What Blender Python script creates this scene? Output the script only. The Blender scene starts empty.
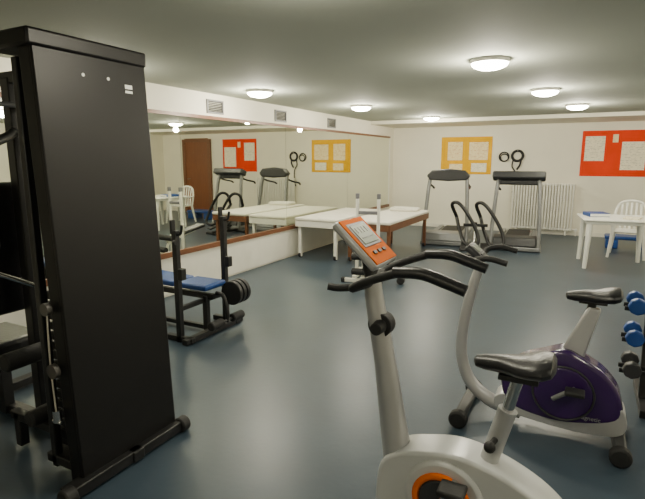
import bpy, bmesh, math, random
from mathutils import Vector, Matrix, Euler
random.seed(3)
D=bpy.data
COL=bpy.context.scene.collection
V=Vector
# ------------------------------------------------------------ materials
MATS={}
def mat(name,col,rough=.5,metal=0.0,var=.12,scale=6.0,bump=0.0,bscale=60.0,emit=None,es=0,coat=0,col2=None,spec=.5):
    if name in MATS: return MATS[name]
    m=D.materials.new(name); m.use_nodes=True; nt=m.node_tree
    p=nt.nodes['Principled BSDF']
    tc=nt.nodes.new('ShaderNodeTexCoord'); n=nt.nodes.new('ShaderNodeTexNoise')
    n.inputs['Scale'].default_value=scale; n.inputs['Detail'].default_value=5
    nt.links.new(tc.outputs['Object'],n.inputs['Vector'])
    r=nt.nodes.new('ShaderNodeValToRGB')
    a=[c*(1-var) for c in col]; b=[min(1,c*(1+var)) for c in (col2 or col)]
    r.color_ramp.elements[0].color=(*a,1); r.color_ramp.elements[1].color=(*b,1)
    r.color_ramp.elements[0].position=.3; r.color_ramp.elements[1].position=.7
    nt.links.new(n.outputs['Fac'],r.inputs['Fac']); nt.links.new(r.outputs['Color'],p.inputs['Base Color'])
    p.inputs['Roughness'].default_value=rough; p.inputs['Metallic'].default_value=metal
    p.inputs['Specular IOR Level'].default_value=spec
    if coat: p.inputs['Coat Weight'].default_value=coat
    if bump:
        n2=nt.nodes.new('ShaderNodeTexNoise'); n2.inputs['Scale'].default_value=bscale
        nt.links.new(tc.outputs['Object'],n2.inputs['Vector'])
        bp=nt.nodes.new('ShaderNodeBump'); bp.inputs['Strength'].default_value=bump; bp.inputs['Distance'].default_value=.01
        nt.links.new(n2.outputs['Fac'],bp.inputs['Height']); nt.links.new(bp.outputs['Normal'],p.inputs['Normal'])
    if emit:
        p.inputs['Emission Color'].default_value=(*emit,1); p.inputs['Emission Strength'].default_value=es
    MATS[name]=m; return m
def mat_wood(name,c1,c2,rough=.4,sc=(1,1,8)):
    m=D.materials.new(name); m.use_nodes=True; nt=m.node_tree; p=nt.nodes['Principled BSDF']
    tc=nt.nodes.new('ShaderNodeTexCoord'); mp=nt.nodes.new('ShaderNodeMapping'); w=nt.nodes.new('ShaderNodeTexNoise')
    mp.inputs['Scale'].default_value=sc; w.inputs['Scale'].default_value=6; w.inputs['Detail'].default_value=6
    r=nt.nodes.new('ShaderNodeValToRGB'); r.color_ramp.elements[0].color=(*c1,1); r.color_ramp.elements[1].color=(*c2,1)
    nt.links.new(tc.outputs['Object'],mp.inputs['Vector']); nt.links.new(mp.outputs['Vector'],w.inputs['Vector'])
    nt.links.new(w.outputs['Fac'],r.inputs['Fac']); nt.links.new(r.outputs['Color'],p.inputs['Base Color'])
    p.inputs['Roughness'].default_value=rough; return m
def mat_paper(name,base,ink,sc=60):
    m=D.materials.new(name); m.use_nodes=True; nt=m.node_tree; p=nt.nodes['Principled BSDF']
    tc=nt.nodes.new('ShaderNodeTexCoord'); w=nt.nodes.new('ShaderNodeTexWave')
    w.bands_direction='Z'; w.inputs['Scale'].default_value=sc/6; w.inputs['Distortion'].default_value=0
    n=nt.nodes.new('ShaderNodeTexNoise'); n.inputs['Scale'].default_value=30
    mul=nt.nodes.new('ShaderNodeMath'); mul.operation='MULTIPLY'
    r=nt.nodes.new('ShaderNodeValToRGB'); r.color_ramp.elements[0].position=.42; r.color_ramp.elements[1].position=.55
    r.color_ramp.elements[0].color=(*base,1); r.color_ramp.elements[1].color=(*ink,1)
    nt.links.new(tc.outputs['Object'],w.inputs['Vector']); nt.links.new(tc.outputs['Object'],n.inputs['Vector'])
    nt.links.new(w.outputs['Fac'],mul.inputs[0]); nt.links.new(n.outputs['Fac'],mul.inputs[1])
    nt.links.new(mul.outputs[0],r.inputs['Fac']); nt.links.new(r.outputs['Color'],p.inputs['Base Color'])
    p.inputs['Roughness'].default_value=.7; return m

WALL=mat('wall_paint',(.82,.79,.67),.75,var=.03,scale=1.5,bump=.15,bscale=90)
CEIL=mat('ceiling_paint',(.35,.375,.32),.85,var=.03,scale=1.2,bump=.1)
FLOORM=mat('vinyl_floor',(.042,.064,.090),.36,var=.08,scale=2.2,bump=.06,bscale=25)
BLACK=mat('black_powder_coat',(.010,.010,.011),.42,var=.2)
PANEL=mat('black_shroud',(.005,.0045,.005),.45,var=.15,scale=2,spec=.35)
RUBBER=mat('black_rubber',(.012,.012,.013),.65,var=.2,bump=.2)
VINYL=mat('black_vinyl_upholstery',(.011,.011,.013),.38,var=.2,bump=.15)
CHROME=mat('chrome',(.7,.7,.7),.18,metal=1,var=.03)
STEEL=mat('cast_plate',(.03,.03,.032),.5,metal=.5)
SILVER=mat('silver_paint',(.46,.46,.47),.3,metal=.35,var=.03,coat=.3)
WHITEP=mat('white_gloss_plastic',(.58,.59,.60),.28,var=.02,coat=.3)
WPLAST=mat('white_garden_plastic',(.82,.82,.76),.4,var=.03)
WMETAL=mat('white_enamel',(.80,.79,.72),.35,var=.03)
GREYM=mat('grey_treadmill_metal',(.22,.225,.23),.4,metal=.3,var=.05)
DGREY=mat('dark_grey_plastic',(.03,.031,.034),.45,var=.1)
ORANGE=mat('orange_plastic',(.60,.115,.001),.7,var=.05,spec=.1)
ACCENT=mat('orange_accent_trim',(.85,.16,.001),.6,var=.05,spec=.2)
LCD=mat('lcd_glass',(.13,.165,.11),.4,var=.05,spec=.2)
PURPLE=mat('purple_plastic',(.035,.010,.085),.25,var=.15,coat=.5)
BLUEP=mat('blue_upholstery',(.008,.05,.22),.42,var=.15,bump=.2)
BLUE=mat('blue_plastic',(.008,.055,.24),.4,var=.1)
LINEN=mat('white_sheet',(.76,.73,.64),.85,var=.05,bump=.4,bscale=8)
BROWN=mat_wood('brown_wood',(.11,.042,.018),(.22,.09,.04),.4)
DOORM=mat_wood('door_wood',(.13,.04,.015),(.25,.085,.03),.35,(6,6,.7))
YEL=mat('yellow_board_card',(.80,.43,.001),.8,var=.08,scale=3,spec=.2)
RED=mat('red_board_card',(.78,.05,.006),.8,var=.06,scale=3,spec=.2)
PAPER=mat_paper('printed_paper',(.92,.86,.66),(.5,.46,.36))
PAPERO=mat_paper('printed_paper_orange',(.92,.76,.46),(.65,.36,.14))
WALLB=mat('mirror_wall_base_paint',(.74,.72,.64),.6,var=.03)
LAMP=mat('lamp_diffuser',(1,.97,.85),.4,emit=(1,.95,.74),es=60)
STICK=mat('white_sticker',(.8,.8,.78),.5,var=.02)
GCAP=mat('grey_cap',(.18,.18,.2),.5)
mm=D.materials.new('mirror_silvering'); mm.use_nodes=True; p=mm.node_tree.nodes['Principled BSDF']
p.inputs['Base Color'].default_value=(.78,.80,.70,1); p.inputs['Metallic'].default_value=1; p.inputs['Roughness'].default_value=.015
MIRROR=mm
# ------------------------------------------------------------ builder
def catmull(pts,n=6):
    P=[V(p) for p in pts]
    if len(P)<3: return P
    out=[]
    for i in range(len(P)-1):
        p0=P[i-1] if i>0 else P[i]*2-P[i+1]; p1=P[i]; p2=P[i+1]; p3=P[i+2] if i+2<len(P) else P[i+1]*2-P[i]
        for k in range(n):
            t=k/n
            out.append(.5*((2*p1)+(p2-p0)*t+(2*p0-5*p1+4*p2-p3)*t*t+(3*p1-p0-3*p2+p3)*t**3))
    out.append(P[-1]); return out
class B:
    def __init__(s): s.bm=bmesh.new()
    def box(s,c,d,rot=(0,0,0)):
        M=Matrix.Translation(c)@Euler(rot).to_matrix().to_4x4()@Matrix.Diagonal((d[0],d[1],d[2],1))
        bmesh.ops.create_cube(s.bm,size=1,matrix=M); return s
    def ring_loft(s,rings,cap=True,closed=False):
        vs=[[s.bm.verts.new(p) for p in r] for r in rings]; n=len(vs[0])
        L=len(vs)
        for i in range(L if closed else L-1):
            a=vs[i];b=vs[(i+1)%L]
            for j in range(n):
                s.bm.faces.new((a[j],a[(j+1)%n],b[(j+1)%n],b[j]))
        if cap and not closed:
            s.bm.faces.new(vs[0][::-1]); s.bm.faces.new(vs[-1])
        return s
    def tube(s,pts,r,smooth=True,seg=12,n=6,flat=1.0,closed=False,up=None):
        R=r if isinstance(r,(list,tuple)) else None
        P=catmull(pts,n) if smooth else [V(p) for p in pts]
        m=len(P); rings=[]; prev=None
        for i,p in enumerate(P):
            if closed: t=(P[(i+1)%m]-P[i-1]).normalized()
            else: t=(P[min(i+1,m-1)]-P[max(i-1,0)]).normalized()
            if prev is None:
                u=V(up) if up else (V((0,0,1)) if abs(t.z)<.9 else V((0,1,0)))
            else: u=prev
            u=(u-t*u.dot(t)).normalized(); prev=u; w=t.cross(u)
            if R:
                f=i/(m-1)*(len(R)-1); k=min(int(f),len(R)-2); rr=R[k]+(R[k+1]-R[k])*(f-k)
            else: rr=r
            rings.append([p+u*math.cos(2*math.pi*j/seg)*rr*flat+w*math.sin(2*math.pi*j/seg)*rr for j in range(seg)])
        return s.ring_loft(rings,closed=closed)
    def cyl(s,p,q,r,r2=None,seg=20):
        return s.tube([p,q],[r,r if r2 is None else r2],smooth=False,seg=seg)
    def sph(s,c,r,sc=(1,1,1)):
        M=Matrix.Translation(c)@Matrix.Diagonal((r*sc[0],r*sc[1],r*sc[2],1))
        bmesh.ops.create_uvsphere(s.bm,u_segments=20,v_segments=12,radius=1,matrix=M); return s
    def torus(s,c,Rr,r,axis='y',seg=32,s2=8):
        c=V(c); pts=[]
        for i in range(seg):
            a=2*math.pi*i/seg; x,y=math.cos(a)*Rr,math.sin(a)*Rr
            pts.append(c+V({'y':(x,0,y),'x':(0,x,y),'z':(x,y,0)}[axis]))
        return s.tube(pts,r,smooth=False,seg=s2,closed=True,up={'y':(0,1,0),'x':(1,0,0),'z':(0,0,1)}[axis])
    def poly(s,outline,y0,y1,smooth=0,axis='y'):
        o=outline
        if smooth:
            o=[(p.x,p.z) for p in catmull([(a,0,b) for a,b in outline+[outline[0]]],smooth)[:-1]]
        f={'y':lambda a,b,y:(a,y,b),'x':lambda a,b,y:(y,a,b),'z':lambda a,b,y:(a,b,y)}[axis]
        return s.ring_loft([[f(a,b,y0) for a,b in o],[f(a,b,y1) for a,b in o]])
    def prof(s,xs,seg=16,cx=0):
        return s.ring_loft([[(x,w*math.cos(2*math.pi*j/seg),z+h*math.sin(2*math.pi*j/seg)) for j in range(seg)] for x,z,w,h in xs])
def link(o): COL.objects.link(o); return o
def split_bm(bm):
    """groups of touching islands -> list of bmesh"""
    bm.verts.ensure_lookup_table(); seen=set(); isl=[]
    for v in bm.verts:
        if v.index in seen: continue
        st=[v]; seen.add(v.index); cur=[]
        while st:
            a=st.pop(); cur.append(a)
            for e in a.link_edges:
                o=e.other_vert(a)
                if o.index not in seen: seen.add(o.index); st.append(o)
        isl.append(cur)
    bb=[]
    for c in isl:
        bb.append([min(v.co[k] for v in c)-.004 for k in range(3)]+[max(v.co[k] for v in c)+.004 for k in range(3)])
    par=list(range(len(isl)))
    def f(i):
        while par[i]!=i: i=par[i]
        return i
    for i in range(len(isl)):
        for j in range(i):
            if all(bb[i][k]<=bb[j][k+3] and bb[j][k]<=bb[i][k+3] for k in range(3)): par[f(i)]=f(j)
    gr={}
    for i in range(len(isl)): gr.setdefault(f(i),[]).extend(v.index for v in isl[i])
    if len(gr)==1: return [bm]
    out=[]
    for ids in gr.values():
        ids=set(ids); nb=bm.copy(); nb.verts.ensure_lookup_table()
        bmesh.ops.delete(nb,geom=[v for v in nb.verts if v.index not in ids],context='VERTS'); out.append(nb)
    bm.free(); return out
def mesh(name,b,m,bevel=0,ang=35,seg=2,sub=0):
    bm=b.bm if isinstance(b,B) else b
    bmesh.ops.recalc_face_normals(bm,faces=bm.faces)
    me=D.meshes.new(name); bm.to_mesh(me); bm.free()
    me.materials.append(m)
    me.shade_smooth(); me.set_sharp_from_angle(angle=math.radians(ang))
    o=link(D.objects.new(name,me))
    if bevel:
        k=o.modifiers.new('bevel','BEVEL'); k.width=bevel; k.segments=seg; k.limit_method='ANGLE'; k.angle_limit=math.radians(40)
    return o
def thing(name,label,cat,loc,rz=0,group=None):
    o=link(D.objects.new(name,None)); o.empty_display_size=.2
    o.location=loc; o.rotation_euler=(0,0,rz); o['label']=label; o['category']=cat
    if group: o['group']=group
    return o
KEEP={'louvre','display_digit','lettering','column_block','frame','backrest','base','column'}
def part(par,name,b,m,bevel=0,label=None,**k):
    b.bm.verts.index_update()
    bms=[b.bm] if name in KEEP else split_bm(b.bm)
    for x in bms:
        o=mesh(name,x,m,bevel,**k); o.parent=par
        if label: o['label']=label
    return o
def copy_tree(root,loc,rz=None,label=None):
    n=root.copy(); n.location=loc
    if rz is not None: n.rotation_euler=(0,0,rz)
    if label: n['label']=label
    COL.objects.link(n)
    def rec(a,b):
        for c in list(a.children):
            d=c.copy(); COL.objects.link(d); d.parent=b; rec(c,d)
    rec(root,n); return n
def struct(name,b,m,bevel=0,**k):
    o=mesh(name,b,m,bevel,**k); o['kind']='structure'; return o
# ------------------------------------------------------------ room
XL,XR,YB,YF,H=-4.3,3.4,11.9,-2.5,2.42
cx,cy=(XL+XR)/2,(YB+YF)/2
struct('floor',B().box((cx,cy,-.05),(XR-XL+.4,YB-YF+.4,.1)),FLOORM)
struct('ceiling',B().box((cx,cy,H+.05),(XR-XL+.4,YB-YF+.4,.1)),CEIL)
struct('wall_left',B().box((XL-.1,cy,H/2),(.2,YB-YF+.4,H)),WALL)
struct('wall_right',B().box((XR+.1,cy,H/2),(.2,YB-YF+.4,H)),WALL)
struct('wall_back',B().box((cx,YB+.1,H/2),(XR-XL,.2,H)),WALL)
struct('wall_front',B().box((cx,YF-.1,H/2),(XR-XL,.2,H)),WALL)
struct('trim_1',B().box((cx,YB-.75,H-.035),(XR-XL,1.5,.07)),WALL)
MY0,MY1,MZ0,MZ1=2.2,11.55,.53,2.1
struct('trim_2',B().box((XL+.012,(MY0+MY1)/2,MZ1+.02),(.04,MY1-MY0+.06,.04)),BROWN)
struct('trim_3',B().box((XL+.02,(MY0+MY1)/2,MZ0-.03),(.05,MY1-MY0+.06,.06)),BROWN)
struct('trim_4',B().box((XL+.012,MY1+.02,(MZ0+MZ1)/2),(.035,.04,MZ1-MZ0)),WMETAL)
struct('wall_left_base',B().box((XL+.008,(MY0+MY1)/2,.25),(.03,MY1-MY0,.44)),WALLB)
struct('baseboard_back',B().box((cx,YB-.008,.04),(XR-XL,.02,.08)),WALLB)
t=thing('wall_mirror','long frameless mirror in panels fixed along the side wall','mirror',(XL,0,0))
n=4; w=(MY1-MY0)/n
for i in range(n):
    part(t,'mirror_panel',B().box((.012,MY0+w*(i+.5),(MZ0+MZ1)/2),(.012,w-.006,MZ1-MZ0)),MIRROR)
# door
d=struct('door_1',B().box((2.0,YB-.03,1.06),(.86,.05,2.12)),DOORM,.004)
b=B(); b.box((2.0-.49,YB-.035,1.1),(.11,.07,2.2)); b.box((2.0+.49,YB-.035,1.1),(.11,.07,2.2)); b.box((2.0,YB-.035,2.17),(.87,.07,.11))
struct('trim_5',b,BROWN,.004)
b=B(); b.cyl((2.33,YB-.055,1.02),(2.33,YB-.11,1.02),.012); b.cyl((2.33,YB-.11,1.02),(2.22,YB-.11,1.02),.01)
o=struct('door_1_handle',b,CHROME)
# vents
def vent(loc):
    t=thing('wall_vent','square grey louvred air vent high on the wall','vent',loc,group='air vents above the mirror')
    b=B(); b.box((.01,0,.075),(.02,.32,.02)); b.box((.01,0,-.075),(.02,.32,.02)); b.box((.01,.15,0),(.02,.02,.17)); b.box((.01,-.15,0),(.02,.02,.17))
    part(t,'frame',b,GREYM)
    b=B()
    for i in range(7): b.box((.008,0,-.06+i*.02),(.02,.28,.004),(0,.7,0))
    part(t,'louvre',b,DGREY)
    return t
v=vent((XL,5.2,2.26)); copy_tree(v,(XL,6.75,2.26)); copy_tree(v,(XL,8.5,2.26))
# ceiling lights
def clight(loc):
    t=thing('ceiling_light','round glowing flush ceiling lamp with metal rim','ceiling light',loc,group='round ceiling lights')
    b=B(); b.cyl((0,0,0),(0,0,-.03),.16,.155,seg=32); part(t,'rim',b,WMETAL,.004)
    b=B(); b.sph((0,0,-.03),.15,(1,1,.36)); part(t,'diffuser',b,LAMP)
    return t
L0=[(-.81,4.53),(-.54,6.68),(-.24,8.7),(-3.60,5.2),(-3.2,7.35),(-2.80,9.85),(-1.15,2.0),(-3.9,3.2),(2.3,5.0),(2.5,9.0),(1.5,1.5),(-.9,-1.2)]  # last six fixtures and their bulbs are unseen, added for extra illumination
t=clight((L0[0][0],L0[0][1],H))
for x,y in L0[1:]:
    copy_tree(t,(x,y,H))
for i,(x,y) in enumerate(L0):
    ld=D.lights.new('ceiling_bulb','POINT'); ld.energy=52; ld.shadow_soft_size=.05; ld.color=(1,.92,.73)
    if i in(6,7,10,11): ld.energy=20
    o=link(D.objects.new('ceiling_bulb',ld)); o.location=(x,y,H-.16)
# ------------------------------------------------------------ multi gym
t=thing('multi_gym','tall black multi-station weight machine with shrouded weight stack','gym machine',(-2.2,1.7,0))
def lean(z): return .15-.085*(z/2.07)
b=B(); 
a=math.atan(.085/2.07)
b.box((lean(1.055)-.01,.01,1.055),(.025,.62,2.06),(0,-a,0)); b.box((lean(1.055)-.05,-.295,1.055),(.08,.012,2.06),(0,-a,0)); b.box((lean(1.055)-.05,.315,1.055),(.08,.012,2.06),(0,-a,0))
part(t,'stack_shroud',b,PANEL,.006)
part(t,'top_cap',B().box((-.08,0,2.115),(.32,.65,.075)),PANEL,.012)
b=B()
for i in range(16): b.box((-.06,0,.16+i*.052),(.14,.44,.042))
part(t,'weight_plate',b,STEEL,.004)
b=B()
for y in(-.14,.14): b.cyl((-.06,y,.05),(-.06,y,2.07),.013)
part(t,'guide_rod',b,CHROME)
b=B(); b.box((.15,-.03,.045),(.08,.74,.06)); b.box((-.55,0,.045),(1.5,.07,.06)); b.box((-1.25,0,.045),(.07,.7,.06))
b.box((-.45,0,2.03),(1.0,.06,.06)); b.box((-.60,0,1.03),(.07,.07,2.0)); b.box((-.1,-.26,1.05),(.04,.04,2.0)); b.box((-.1,.26,1.05),(.04,.04,2.0))
b.box((-.06,0,.09),(.2,.56,.05)); b.box((-.3,-.2,.2),(.5,.05,.05)); b.box((-.5,-.2,.12),(.05,.05,.2))
part(t,'frame',b,BLACK,.006)
b=B()
for y in(-.40,.35): b.cyl((.17,y-.03,.045),(.17,y+.03,.045),.045)
part(t,'foot_cap',b,RUBBER,.008)
part(t,'backrest',B().box((-.72,-.02,1.1),(.09,.30,.75)),VINYL,.03,seg=4)
part(t,'seat',B().box((-.95,-.02,.5),(.42,.34,.09)),VINYL,.03,seg=4)
part(t,'seat_support',B().box((-.95,-.02,.25),(.06,.06,.45)),BLACK)
b=B(); b.tube([(-.6,0,1.75),(-.5,-.1,1.72),(-.38,-.32,1.6),(-.36,-.36,1.2),(-.36,-.34,.95)],.024)
b.tube([(-.6,0,1.75),(-.5,.1,1.72),(-.38,.32,1.6),(-.36,.36,1.2),(-.36,.34,.95)],.024)
part(t,'press_arm',b,BLACK)
b=B(); b.cyl((-.29,-.12,.93),(-.37,-.36,1.07),.012); b.cyl((-.36,.34,.95),(-.2,.3,.93),.012)
part(t,'handle',b,CHROME)
part(t,'arm_pad',B().box((-.45,-.3,1.35),(.12,.10,.42)).box((-.45,.3,1.35),(.12,.10,.42)),VINYL,.03,seg=3)
b=B(); b.cyl((-.30,-.27,.25),(-.30,.27,.25),.045); b.cyl((-.42,-.3,.55),(-.42,.3,.55),.05)
part(t,'roller_pad',b,RUBBER,.01)
b=B(); b.tube([(-.55,-.5,1.78),(-.5,-.35,1.86),(-.48,0,1.88),(-.5,.35,1.86),(-.55,.5,1.78)],.014)
part(t,'pull_down_bar',b,GREYM)
b=B(); b.cyl((-.48,0,1.88),(-.48,0,2.02),.004); b.cyl((-.06,0,.95),(-.06,0,2.05),.004); b.tube([(.04,-.33,.92),(.045,-.34,.75),(.035,-.335,.6),(.05,-.34,.42)],.004)
part(t,'cable',b,mat('pale_cable',(.45,.42,.36),.5))
b=B(); b.cyl((.05,-.32,.62),(.05,-.345,.62),.035); b.cyl((.04,-.32,.92),(.04,-.345,.92),.03);b.cyl((-.48,-.02,1.98),(-.48,.02,1.98),.05)
part(t,'pulley',b,mat('grey_pulley',(.06,.055,.05),.4))
b=B(); b.cyl((.04,-.33,.42),(.04,-.33,.36),.02); b.cyl((.01,-.33,.36),(.07,-.33,.36),.01)
part(t,'cable_stop',b,CHROME)
b=B()
zz=lambda z: lean(z)+.003
for y in(-.06,.08): b.cyl((zz(1.99)-.002,y,1.99),(zz(1.99)+.001,y,1.99),.008)
b.box((zz(1.96),.2,1.965),(.003,.045,.02),(0,-a,0)); b.box((zz(1.94),.2,1.94),(.003,.045,.012),(0,-a,0))
part(t,'sticker',b,STICK)
# ------------------------------------------------------------ blue weight bench
t=thing('weight_bench','black steel barbell bench with blue padded seat','weight bench',(-3.05,3.5,0))
b=B(); b.box((.06,0,.03),(.06,.80,.05)); b.box((-.45,.02,.34),(1.0,.05,.05)); b.box((-.95,0,.03),(.05,.5,.05)); b.box((-.93,0,.18),(.05,.05,.3)); b.box((-.03,0,.18),(.05,.05,.33))
b.box((-.05,0,.30),(.04,.62,.04)); b.box((-.45,0,.04),(1.0,.04,.04))
part(t,'frame',b,BLACK,.004)
for y,h in((-.33,1.00),(.31,1.06)):
    b=B(); b.box((-.05,y,h/2),(.05,.05,h)); b.box((-.05,y,.03),(.3,.05,.05))
    b.tube([(-.09,y,h-.02),(.0,y,h-.03),(.03,y,h+.05)],.012); b.box((-.08,y,h+.03),(.02,.05,.12))
    b.box((.0,y,.62),(.05,.06,.1))
    part(t,'upright',b,BLACK,.004)
b=B(); b.box((-.10,.02,.45),(.36,.30,.055)); part(t,'seat_pad',b,BLUEP,.02,seg=3)
b=B(); b.box((-.66,.02,.46),(.70,.30,.055),(0,.03,0)); part(t,'back_pad',b,BLUEP,.02,seg=3)
b=B(); b.tube([(.08,.02,.38),(.16,.02,.36),(.20,.02,.22),(.2,.02,.12)],.02); b.cyl((.2,-.12,.14),(.2,.16,.14),.012)
part(t,'leg_developer',b,BLACK)
b=B()
for y in(.13,.19,.25): b.cyl((.16,y,.36),(.16,y+.045,.36),.115,seg=32)
part(t,'weight_plate',b,STEEL,.006)
b=B(); b.cyl((.2,-.22,.14),(.2,-.06,.14),.04); b.cyl((.2,.08,.14),(.2,.24,.14),.04)
part(t,'foam_roller',b,RUBBER,.01)
b=B(); b.cyl((-.05,-.36,.9),(-.02,-.36,.9),.02); part(t,'knob',b,RUBBER)
# ------------------------------------------------------------ white exercise bench
t=thing('exercise_bench','white tubular exercise bench with black roller pads','exercise bench',(-2.57,6.15,0),.15)
b=B(); b.box((.0,-.25,.03),(.5,.05,.05)); b.box((.0,.45,.03),(.5,.05,.05)); b.box((0,.1,.05),(.05,.75,.04)); b.box((0,.1,.34),(.05,.6,.04),(.25,0,0))
b.tube([(0,-.2,.05),(0,-.15,.25),(0,.2,.36)],.022); b.box((.3,-.15,.1),(.45,.04,.04),(0,-.3,0))
part(t,'frame',b,WMETAL,.006)
for x in(-.14,.15):
    b=B(); b.box((x,.02,.56),(.04,.04,1.06)); b.box((x,.02,.04),(.05,.3,.05)); part(t,'upright',b,WMETAL,.006)
b=B(); 
for x in(-.14,.15): b.box((x,.02,1.12),(.045,.05,.07))
part(t,'upright_cap',b,GCAP,.006)
part(t,'cross_bar',B().box((.01,.02,.90),(.26,.045,.045)),GCAP,.006)
b=B(); b.cyl((-.15,-.2,.34),(.28,-.2,.34),.045); b.cyl((-.12,-.3,.16),(.28,-.3,.16),.045)
part(t,'roller_pad',b,RUBBER,.012)
b=B(); b.box((0,.3,.43),(.2,.5,.05),(.2,0,0)); part(t,'back_pad',b,VINYL,.02)
b=B()
for x in(-.25,.25):
    for y in(-.25,.45): b.box((x,y,.03),(.05,.07,.06))
b.cyl((.5,-.19,.05),(.5,-.11,.05),.05)
part(t,'foot_cap',b,RUBBER,.01)
# ------------------------------------------------------------ massage beds
def bed(name,label,loc,L,W,wood):
    t=thing(name,label,'massage table',loc)
    b=B(); b.box((0,0,.645),(W,L,.05)); part(t,'mattress',b,LINEN,.02,seg=3)
    b=B(); b.box((W/2-.02,0,.57),(.04,L-.04,.10)); b.box((-W/2+.02,0,.57),(.04,L-.04,.10)); b.box((0,L/2-.04,.57),(W-.08,.04,.10)); b.box((0,-L/2+.04,.57),(W-.08,.04,.10))
    part(t,'frame',b,wood,.004)
    for x in(-1,1):
        for y in(-1,1):
            b=B(); b.box((x*(W/2-.05),y*(L/2-.10),.28),(.05,.05,.53)); part(t,'leg',b,wood,.004)
    b=B()
    for x in(-1,1):
        for y in(-1,1): b.cyl((x*(W/2-.05)-.02,y*(L/2-.10),.04),(x*(W/2-.05)+.02,y*(L/2-.10),.04),.04)
    part(t,'caster',b,RUBBER)
    return t
bed('massage_table','white padded massage table against the mirrored wall',(-3.82,7.95,0),1.95,.75,WMETAL)
t=bed('massage_table','massage table with white sheet on brown wooden frame',(-2.95,8.1,0),2.1,.75,BROWN)
part(t,'pillow',B().box((0,.75,.70),(.5,.3,.07)),LINEN,.03,seg=3)
# ------------------------------------------------------------ treadmills
def treadmill(loc,rz,label,con):
    t=thing('treadmill',label,'treadmill',loc,rz)
    b=B(); b.box((0,.95,.12),(.5,1.5,.07)); part(t,'deck',b,GREYM,.01)
    part(t,'belt',B().box((0,1.0,.162),(.42,1.42,.012)),RUBBER,.004)
    b=B(); b.box((-.31,.95,.145),(.1,1.5,.06)); b.box((.31,.95,.145),(.1,1.5,.06)); part(t,'side_rail',b,GREYM,.012)
    b=B(); b.poly([(-.02,.03),(-.1,.1),(-.03,.23),(.12,.27),(.42,.2),(.45,.1),(.4,.04)],-.36,.36,axis='x'); part(t,'motor_cover',b,DGREY if con=='b' else GREYM,.02,seg=3)
    for x in(-1,1):
        b=B(); b.tube([(x*.40,-.05,.06),(x*.395,.02,.35),(x*.36,.12,1.0),(x*.34,.18,1.25)],.035,flat=1.3); part(t,'upright',b,GREYM)
        b=B(); b.tube([(x*.35,.15,1.18),(x*.36,.35,1.12),(x*.36,.58,1.08),(x*.34,.66,1.04)],.02); part(t,'handrail',b,RUBBER)
    b=B(); b.box((0,-.05,.05),(.86,.12,.07)); b.box((-.40,.2,.04),(.08,.6,.06)); b.box((.40,.2,.04),(.08,.6,.06)); part(t,'base',b,GREYM,.012)
    if con=='a':
        b=B(); b.poly([(-.34,1.22),(-.40,1.30),(-.30,1.40),(0,1.43),(.30,1.40),(.40,1.30),(.34,1.22),(0,1.2)],.08,.24); o=part(t,'console',b,DGREY,.03,seg=3)
    else:
        b=B(); b.box((0,.15,1.31),(.88,.2,.13),(-.4,0,0)); b.box((0,.2,1.20),(.74,.06,.09)); o=part(t,'console',b,DGREY,.03,seg=3)
    b=B(); b.box((0,.262,1.34),(.3,.01,.08),(-.4,0,0)); part(t,'screen',b,LCD)
    return t
treadmill((-2.32,9.35,0),.10,'grey folding treadmill with dark curved console','a')
treadmill((-1.08,9.35,0),.06,'grey treadmill with wide flat dark console','b')
# black stepper / air walker
t=thing('stepper_machine','low black stepping machine with looping handle arms','exercise machine',(-1.62,8.6,0),.2)
b=B(); b.box((0,-.3,.03),(.5,.06,.05)); b.box((0,.35,.03),(.5,.06,.05)); b.box((0,0,.06),(.06,.7,.06)); b.box((0,.1,.3),(.06,.06,.5)); b.box((0,.1,.5),(.4,.05,.05)); part(t,'frame',b,BLACK,.008)
for x in(-.2,.2):
    b=B(); b.tube([(x-.12,.25,.62),(x-.2,.1,.84),(x-.1,0,.88),(x+.05,-.05,.72),(x+.22,-.1,.42),(x+.24,-.15,.22),(x+.05,-.1,.2),(x-.06,.1,.42),(x-.12,.25,.62)],.03); part(t,'handle_arm',b,BLACK)
for x in(-.16,.16):
    b=B(); b.box((x,-.15,.16),(.13,.34,.035),(.25,0,0)); part(t,'foot_plate',b,RUBBER,.01)
part(t,'piston',B().cyl((0,.1,.5),(0,-.2,.1),.03),CHROME)
# ------------------------------------------------------------ radiator
t=thing('radiator','tall white column radiator mounted on the end wall','radiator',(-.85,11.8,0))
b=B()
for i in range(22):
    x=-.6+i*.057
    b.box((x,0,.60),(.022,.09,.98)); b.box((x,-.03,.60),(.036,.02,1.0)); b.box((x,.03,.6),(.036,.02,1.0))
b.cyl((-.62,0,.13),(.62,0,.13),.025); b.cyl((-.62,0,1.07),(.62,0,1.07),.025)
part(t,'column_block',b,WMETAL,.006)
b=B(); b.cyl((.62,0,.13),(.70,0,.13),.02); b.cyl((.70,0,.13),(.70,0,0),.012); b.cyl((-.5,0,.11),(-.5,0,0),.02); b.cyl((.5,0,.11),(.5,0,0),.02); part(t,'pipe',b,WMETAL)
part(t,'valve',B().cyl((.70,0,.13),(.70,-.08,.13),.025),STICK)
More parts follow.
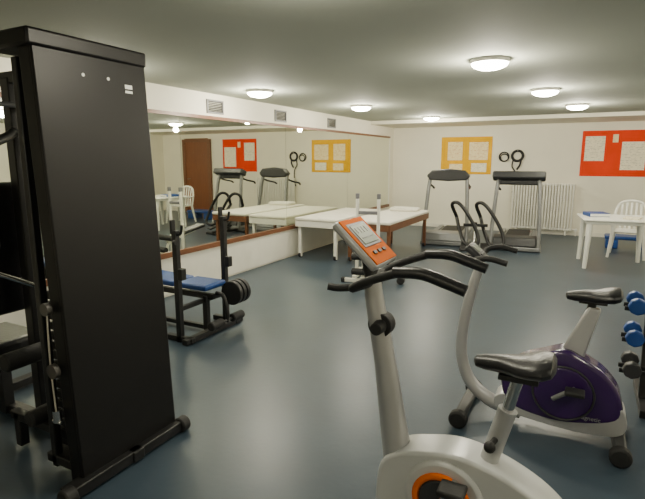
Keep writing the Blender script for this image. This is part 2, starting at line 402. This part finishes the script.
# ------------------------------------------------------------ boards
def board(loc,W,Hh,m,label,papers,name='notice_board'):
    t=thing(name,label,'notice board',loc)
    part(t,'board',B().box((0,-.006,0),(W,.012,Hh)),m)
    for x,z,w,h,pm in papers: part(t,'paper',B().box((x,-.0145,z),(w,.003,h)),pm)
    return t
board((-2.54,YB-.001,1.69),1.14,.84,YEL,'yellow notice board with pinned printed papers',[(-.25,.1,.34,.42,PAPERO),(.28,.1,.42,.4,PAPERO),(-.22,-.28,.3,.18,PAPERO),(.3,-.27,.34,.2,PAPER)])
board((.42,YB-.001,1.72),1.2,.92,RED,'red notice board with pinned printed sheets',[(-.36,.1,.36,.5,PAPER),(.33,-.05,.42,.56,PAPER),(.0,.3,.1,.16,PAPERO)])
# ropes
t=thing('jump_rope','coiled black rope hanging on wall hook','rope',(-1.70,YB,1.66))
b=B(); b.torus((0,-.03,0),.10,.014); b.torus((.01,-.045,-.02),.08,.012); part(t,'coil',b,RUBBER)
part(t,'hook',B().cyl((0,0,.11),(0,-.06,.11),.01),CHROME)
t=thing('resistance_strap','black straps and tubes hanging on wall hook','strap',(-1.42,YB,1.6))
b=B(); b.torus((0,-.03,.08),.11,.028); b.tube([(-.08,-.03,.02),(-.1,-.03,-.15),(-.02,-.03,-.3),(-.02,-.03,-.6),(-.06,-.03,-.72)],.014); b.tube([(.08,-.03,.02),(.06,-.04,-.12),(.0,-.04,-.22)],.02); part(t,'strap',b,RUBBER)
part(t,'hook',B().cyl((0,0,.19),(0,-.06,.19),.01),CHROME)
# ------------------------------------------------------------ plastic table
t=thing('plastic_table','white square moulded plastic garden table','table',(.42,8.72,0),.12)
part(t,'table_top',B().box((0,0,.725),(.98,.9,.03)).box((0,0,.69),(.9,.82,.05)),WPLAST,.012)
for x in(-1,1):
    for y in(-1,1):
        b=B(); b.tube([(x*.39,y*.36,.7),(x*.42,y*.39,0)],[.045,.028],smooth=False,seg=10); part(t,'leg',b,WPLAST)
t=thing('ring_binder','blue folder lying on the plastic table','folder',(.15,8.8,.741),.3)
part(t,'cover',B().box((0,0,.0275),(.3,.32,.055)),BLUE,.008)
part(t,'paper_block',B().box((.01,0,.0275),(.285,.325,.04)),STICK)
t=thing('paper_stack','loose white papers on the plastic table','papers',(.62,8.6,.741),-.2)
part(t,'paper',B().box((0,0,.01),(.21,.3,.02)),PAPER)
# plastic chair
def chair(loc,rz,label):
    t=thing('plastic_chair',label,'chair',loc,rz)
    b=B(); b.box((0,0,.43),(.46,.44,.03)); part(t,'seat',b,WPLAST,.012)
    b=B(); b.tube([(-.22,.21,.43),(-.23,.26,.68),(-.17,.31,.86),(0,.33,.91),(.17,.31,.86),(.23,.26,.68),(.22,.21,.43)],.022)
    for i in range(5):
        x=-.14+i*.07; b.tube([(x,.23,.44),(x,.27,.68),(x,.32,.88)],.016,flat=.5,seg=8)
    part(t,'backrest',b,WPLAST)
    for s in(-1,1):
        b=B(); b.tube([(s*.23,.27,.66),(s*.27,.1,.66),(s*.27,-.15,.65),(s*.24,-.2,.58)],.025,flat=.6); part(t,'armrest',b,WPLAST)
        b=B(); b.tube([(s*.24,-.2,.6),(s*.22,-.2,.43),(s*.26,-.24,0)],[.025,.03,.02]); part(t,'leg',b,WPLAST)
        b=B(); b.tube([(s*.21,.2,.43),(s*.26,.28,0)],[.03,.02],smooth=False); part(t,'leg',b,WPLAST)
    return t
chair((.66,9.65,0),-.1,'white plastic armchair pulled up behind the table')
# blue steps
t=thing('aerobic_step','blue stackable aerobic step platform on the floor','step platform',(.75,10.6,0))
part(t,'platform',B().box((0,0,.2),(.8,.4,.06)),BLUE,.02)
for x in(-.28,.28): part(t,'riser',B().box((x,0,.085),(.2,.38,.17)),BLUE,.02)
# ------------------------------------------------------------ dumbbell rack
RX,RY=.56,3.78
t=thing('dumbbell_rack','black steel rack for dumbbells','rack',(RX,RY,0))
for x in(-.13,.5):
    b=B(); b.box((x,.02,.38),(.04,.05,.72),(-.22,0,0)); b.box((x,.0,.025),(.05,.56,.05)); part(t,'side_frame',b,BLACK,.004)
SH=((.24,.0),(.44,.04),(.64,.08))
for z,y in SH:
    part(t,'shelf',B().box((.12,y-.13,z),(.80,.02,.03)),BLACK,.004)
    part(t,'shelf',B().box((.12,y-.03,z+.0),(.80,.02,.03)),BLACK,.004)
def dumbbell(loc,m,r,label,grp='dumbbells on the rack'):
    t=thing('dumbbell',label,'dumbbell',loc,group=grp)
    for s in(-1,1): part(t,'weight_head',B().cyl((0,s*.075,0),(0,s*.13,0),r,seg=8),m,.008)
    part(t,'handle',B().cyl((0,-.08,0),(0,.08,0),.015),CHROME); return t
for z,y in SH:
    hi=z>.4
    d1=dumbbell((RX-.212,RY+y-.08,z+.031),BLUE if hi else DGREY,.055,'blue vinyl dumbbell resting on the rack' if hi else 'dark grey dumbbell resting on the low shelf')
    for k in(0,1): copy_tree(d1,(RX-.045+k*.14,RY+y-.08,z+.031))
# ------------------------------------------------------------ saddle helper
def saddle(L,W,z):
    S=[(-L*.50,.0,.010,.010),(-L*.47,.0,.028,.022),(-L*.35,.0,.036,.03),(-L*.15,.002,.048,.034),(L*.05,.0,W*.34,.036),(L*.22,.008,W*.46,.04),(L*.36,.014,W*.5,.042),(L*.46,.018,W*.42,.036),(L*.5,.018,W*.25,.02)]
    return B().prof([(x,z+c,w,h) for x,c,w,h in S],seg=20)
# ------------------------------------------------------------ bike 1
t=thing('exercise_bike','white and silver upright exercise bike with orange console','exercise bike',(-.45,1.9,0))
ox=.45
def q(x,z,y=0): return (x+ox,y,z)
b=B(); b.tube([q(-.60,.22),q(-.64,.38),q(-.70,.75),q(-.75,1.0),q(-.765,1.10)],[.075,.062,.046,.04,.036],seg=16); part(t,'steering_post',b,SILVER)
b=B(); b.poly([(-.70+ox,.08),(-.70+ox,.22),(-.68+ox,.34),(-.61+ox,.40),(-.52+ox,.43),(-.40+ox,.455),(-.28+ox,.445),(-.14+ox,.40),(-.02+ox,.33),(.07+ox,.23),(.10+ox,.10),(-.05+ox,.07),(-.6+ox,.06)],-.085,.085,smooth=5)
part(t,'body_shell',b,WHITEP,.03,seg=4)
for s in(-1,1):
    b=B(); b.cyl(q(-.41,.265,s*.08),q(-.41,.265,s*.10),.165,.155,seg=40); part(t,'side_cover',b,WHITEP,.012)
    b=B(); b.torus(q(-.415,.262,s*.106),.105,.014); part(t,'accent_ring',b,ACCENT)
    b=B(); b.cyl(q(-.415,.262,s*.10),q(-.415,.262,s*.116),.09,seg=32); part(t,'crank_disc',b,DGREY,.006)
    b=B(); b.tube([q(-.415,.262,s*.125),q(-.415-s*.06,.262-.12*s,s*.135)],.015,smooth=False); part(t,'crank_arm',b,CHROME)
    b=B(); b.box(q(-.415-s*.06,.262-s*.12,s*.19),(.10,.09,.025)); part(t,'pedal',b,RUBBER,.008)
b=B(); b.tube([q(-.27,.38),q(-.24,.50),q(-.20,.66)],.036,smooth=False,seg=16); part(t,'seat_tube',b,SILVER)
b=B(); b.cyl(q(-.205,.64),q(-.17,.80),.022); part(t,'seat_post',b,CHROME)
b=B(); b.box(q(-.17,.795),(.14,.06,.02)); part(t,'seat_clamp',b,BLACK)
o=part(t,'seat',saddle(.29,.23,0),VINYL); o.location=q(-.19,.84); o.rotation_euler=(0,-.05,0)
b=B(); b.cyl(q(-.235,.54,-.03),q(-.245,.54,-.085),.012); b.sph(q(-.245,.54,-.095),.022); b.cyl(q(-.715,.92,-.02),q(-.715,.92,-.085),.03,.026); b.cyl(q(-.72,.92,-.03),q(-.72,.92,.03),.052)
part(t,'adjustment_knob',b,RUBBER,.004)
b=B()
b.tube([q(-.78,1.105,-.15),q(-.77,1.10,-.08),q(-.765,1.10,0),q(-.77,1.10,.08),q(-.78,1.105,.15)],.018)
for s in(-1,1):
    b.tube([q(-.77,1.10,s*.08),q(-.78,1.105,s*.17),q(-.70,1.15,s*.20),q(-.56,1.20,s*.205),q(-.47,1.195,s*.20),q(-.40,1.17,s*.20)],.017,n=8)
    b.tube([q(-.78,1.105,s*.15),q(-.84,1.10,s*.17),q(-.88,1.105,s*.185)],.015)
part(t,'handlebar',b,RUBBER)
b=B()
for s in(-1,1):
    b.tube([q(-.60,1.195,s*.205),q(-.50,1.20,s*.202),q(-.42,1.18,s*.20),q(-.34,1.155,s*.20)],[.021,.023,.023,.022])
part(t,'grip',b,VINYL)
def console(par,c,W,Lh,tilt,body,face,lcd):
    o=part(par,'console',B().box((0,0,0),(Lh,W,.035)),body,.012,seg=3); o.location=c; o.rotation_euler=(0,tilt,0)
    def sub(n,b,m,**k):
        s=mesh(n,b,m,**k); s.parent=o; return s
    sub('face_plate',B().box((0,0,.019),(Lh*.94,W*.92,.006)),face,bevel=.004)
    sub('display_bezel',B().box((-Lh*.12,0,.0225),(Lh*.50,W*.74,.004)),GCAP,bevel=.002)
    sub('display',B().box((-Lh*.12,0,.0250),(Lh*.40,W*.60,.004)),lcd,bevel=.002)
    for y in(-1,0,1): sub('button',B().box((Lh*.26,y*W*.2,.0245),(.016,.03,.006)),DGREY,bevel=.002)
    return o
o=console(t,q(-.80,1.26),.24,.25,math.radians(43),SILVER,ORANGE,LCD)
bb=B()
for y,x in((-.05,-.05),(-.02,-.05),(.01,-.05),(.04,-.05)): bb.box((x,y,.0277),(.03,.004,.001))
bb.box((-.01,0,.0277),(.003,.11,.001)); s=mesh('display_digit',bb,BLACK); s.parent=o
b=B(); b.cyl(q(-.765,1.08),q(-.795,1.24),.028); part(t,'console_mount',b,BLACK)
for x in(-.66,.02):
    part(t,'stabiliser',B().box(q(x,.04,0),(.07,.46,.05)),SILVER,.015)
b=B()
for x in(-.66,.02):
    for y in(-.25,.25): b.box(q(x,.035,y),(.085,.06,.07))
part(t,'foot_cap',b,RUBBER,.015)
# ------------------------------------------------------------ bike 2
t=thing('exercise_bike','silver exercise bike with dark purple flywheel housing','exercise bike',(-.1,3.1,0))
ox=.1
b=B(); b.tube([q(-.54,.97),q(-.585,.80),q(-.625,.56),q(-.625,.36),q(-.56,.20),q(-.42,.10),q(-.25,.07)],[.028,.032,.034,.036,.04,.045,.045],seg=14); part(t,'front_frame',b,SILVER)
b=B(); b.poly([(-.40+ox,.10),(-.28+ox,.08),(0+ox,.055),(.24+ox,.07),(.30+ox,.14),(.27+ox,.24),(.2+ox,.2),(0+ox,.13),(-.25+ox,.15),(-.33+ox,.2),(-.4+ox,.17)],-.075,.075,smooth=4); part(t,'lower_shell',b,SILVER,.02)
b=B(); b.poly([(-.34+ox,.14),(-.37+ox,.30),(-.29+ox,.42),(-.15+ox,.49),(-.04+ox,.53),(.05+ox,.50),(.18+ox,.42),(.26+ox,.30),(.25+ox,.16),(.0+ox,.09),(-.2+ox,.10)],-.078,.078,smooth=5); part(t,'flywheel_housing',b,PURPLE,.025,seg=4)
for s in(-1,1):
    b=B(); b.cyl(q(-.03,.28,s*.07),q(-.03,.28,s*.095),.165,.155,seg=40); part(t,'side_cover',b,PURPLE,.01)
    b=B(); b.torus(q(-.03,.28,s*.092),.16,.006); part(t,'trim_ring',b,DGREY)
    b=B(); b.tube([q(-.08,.24,s*.10),q(-.08-s*.11,.24-s*.09,s*.115)],.014,smooth=False); part(t,'crank_arm',b,GREYM)
    b=B(); b.box(q(-.08-s*.11,.24-s*.09,s*.165),(.1,.09,.025)); part(t,'pedal',b,RUBBER,.008)
b=B(); b.poly([(-.07+ox,.48),(.06+ox,.48),(.125+ox,.78),(.06+ox,.79)],-.03,.03); part(t,'seat_tube',b,SILVER,.012)
o=part(t,'seat',saddle(.28,.22,0),VINYL); o.location=q(.08,.845); o.rotation_euler=(0,-.06,0)
b=B(); b.cyl(q(.07,.76),q(.08,.82),.022); b.box(q(.08,.815),(.14,.05,.02)); part(t,'seat_clamp',b,BLACK)
b=B()
b.tube([q(-.55,.99,-.12),q(-.54,.97,0),q(-.55,.99,.12)],.018)
for s in(-1,1): b.tube([q(-.54,.985,s*.08),q(-.55,.99,s*.12),q(-.54,1.03,s*.2),q(-.46,1.05,s*.22),q(-.36,1.03,s*.22)],.017)
part(t,'handlebar',b,RUBBER)
console(t,q(-.57,1.04),.15,.13,math.radians(40),DGREY,DGREY,LCD)
for x in(-.58,.27): part(t,'stabiliser',B().box(q(x,.05),(.07,.44,.05)),DGREY,.015)
b=B()
for x in(-.58,.27):
    for y in(-.24,.24): b.cyl(q(x,.055,y-.03),q(x,.055,y+.03),.055)
part(t,'foot_cap',b,RUBBER,.012)
def text(par,body,size,loc,rot,m,name):
    c=D.curves.new(name,'FONT'); c.body=body; c.size=size; c.extrude=.0005
    tmp=D.objects.new(name,c); COL.objects.link(tmp)
    dg=bpy.context.evaluated_depsgraph_get(); me=D.meshes.new_from_object(tmp.evaluated_get(dg))
    D.objects.remove(tmp); me.materials.clear(); me.materials.append(m)
    o=link(D.objects.new(name,me)); o.parent=par; o.location=loc; o.rotation_euler=rot; return o
text(t,'magnetic',.034,q(.05,.145,-.081),(math.pi/2,0,0),SILVER,'lettering')
# ------------------------------------------------------------ camera
cam=D.cameras.new('camera'); cam.sensor_width=36; cam.lens=500/645*36; cam.clip_start=.05
co=link(D.objects.new('camera',cam))
th,pt=math.radians(27.8),math.radians(10.2)
co.location=(0,0,1.6); co.rotation_euler=(math.pi/2-pt,0,th)
bpy.context.scene.camera=co
w=D.worlds.new('world'); bpy.context.scene.world=w; w.use_nodes=True
w.node_tree.nodes['Background'].inputs[0].default_value=(.5,.5,.45,1); w.node_tree.nodes['Background'].inputs[1].default_value=.3
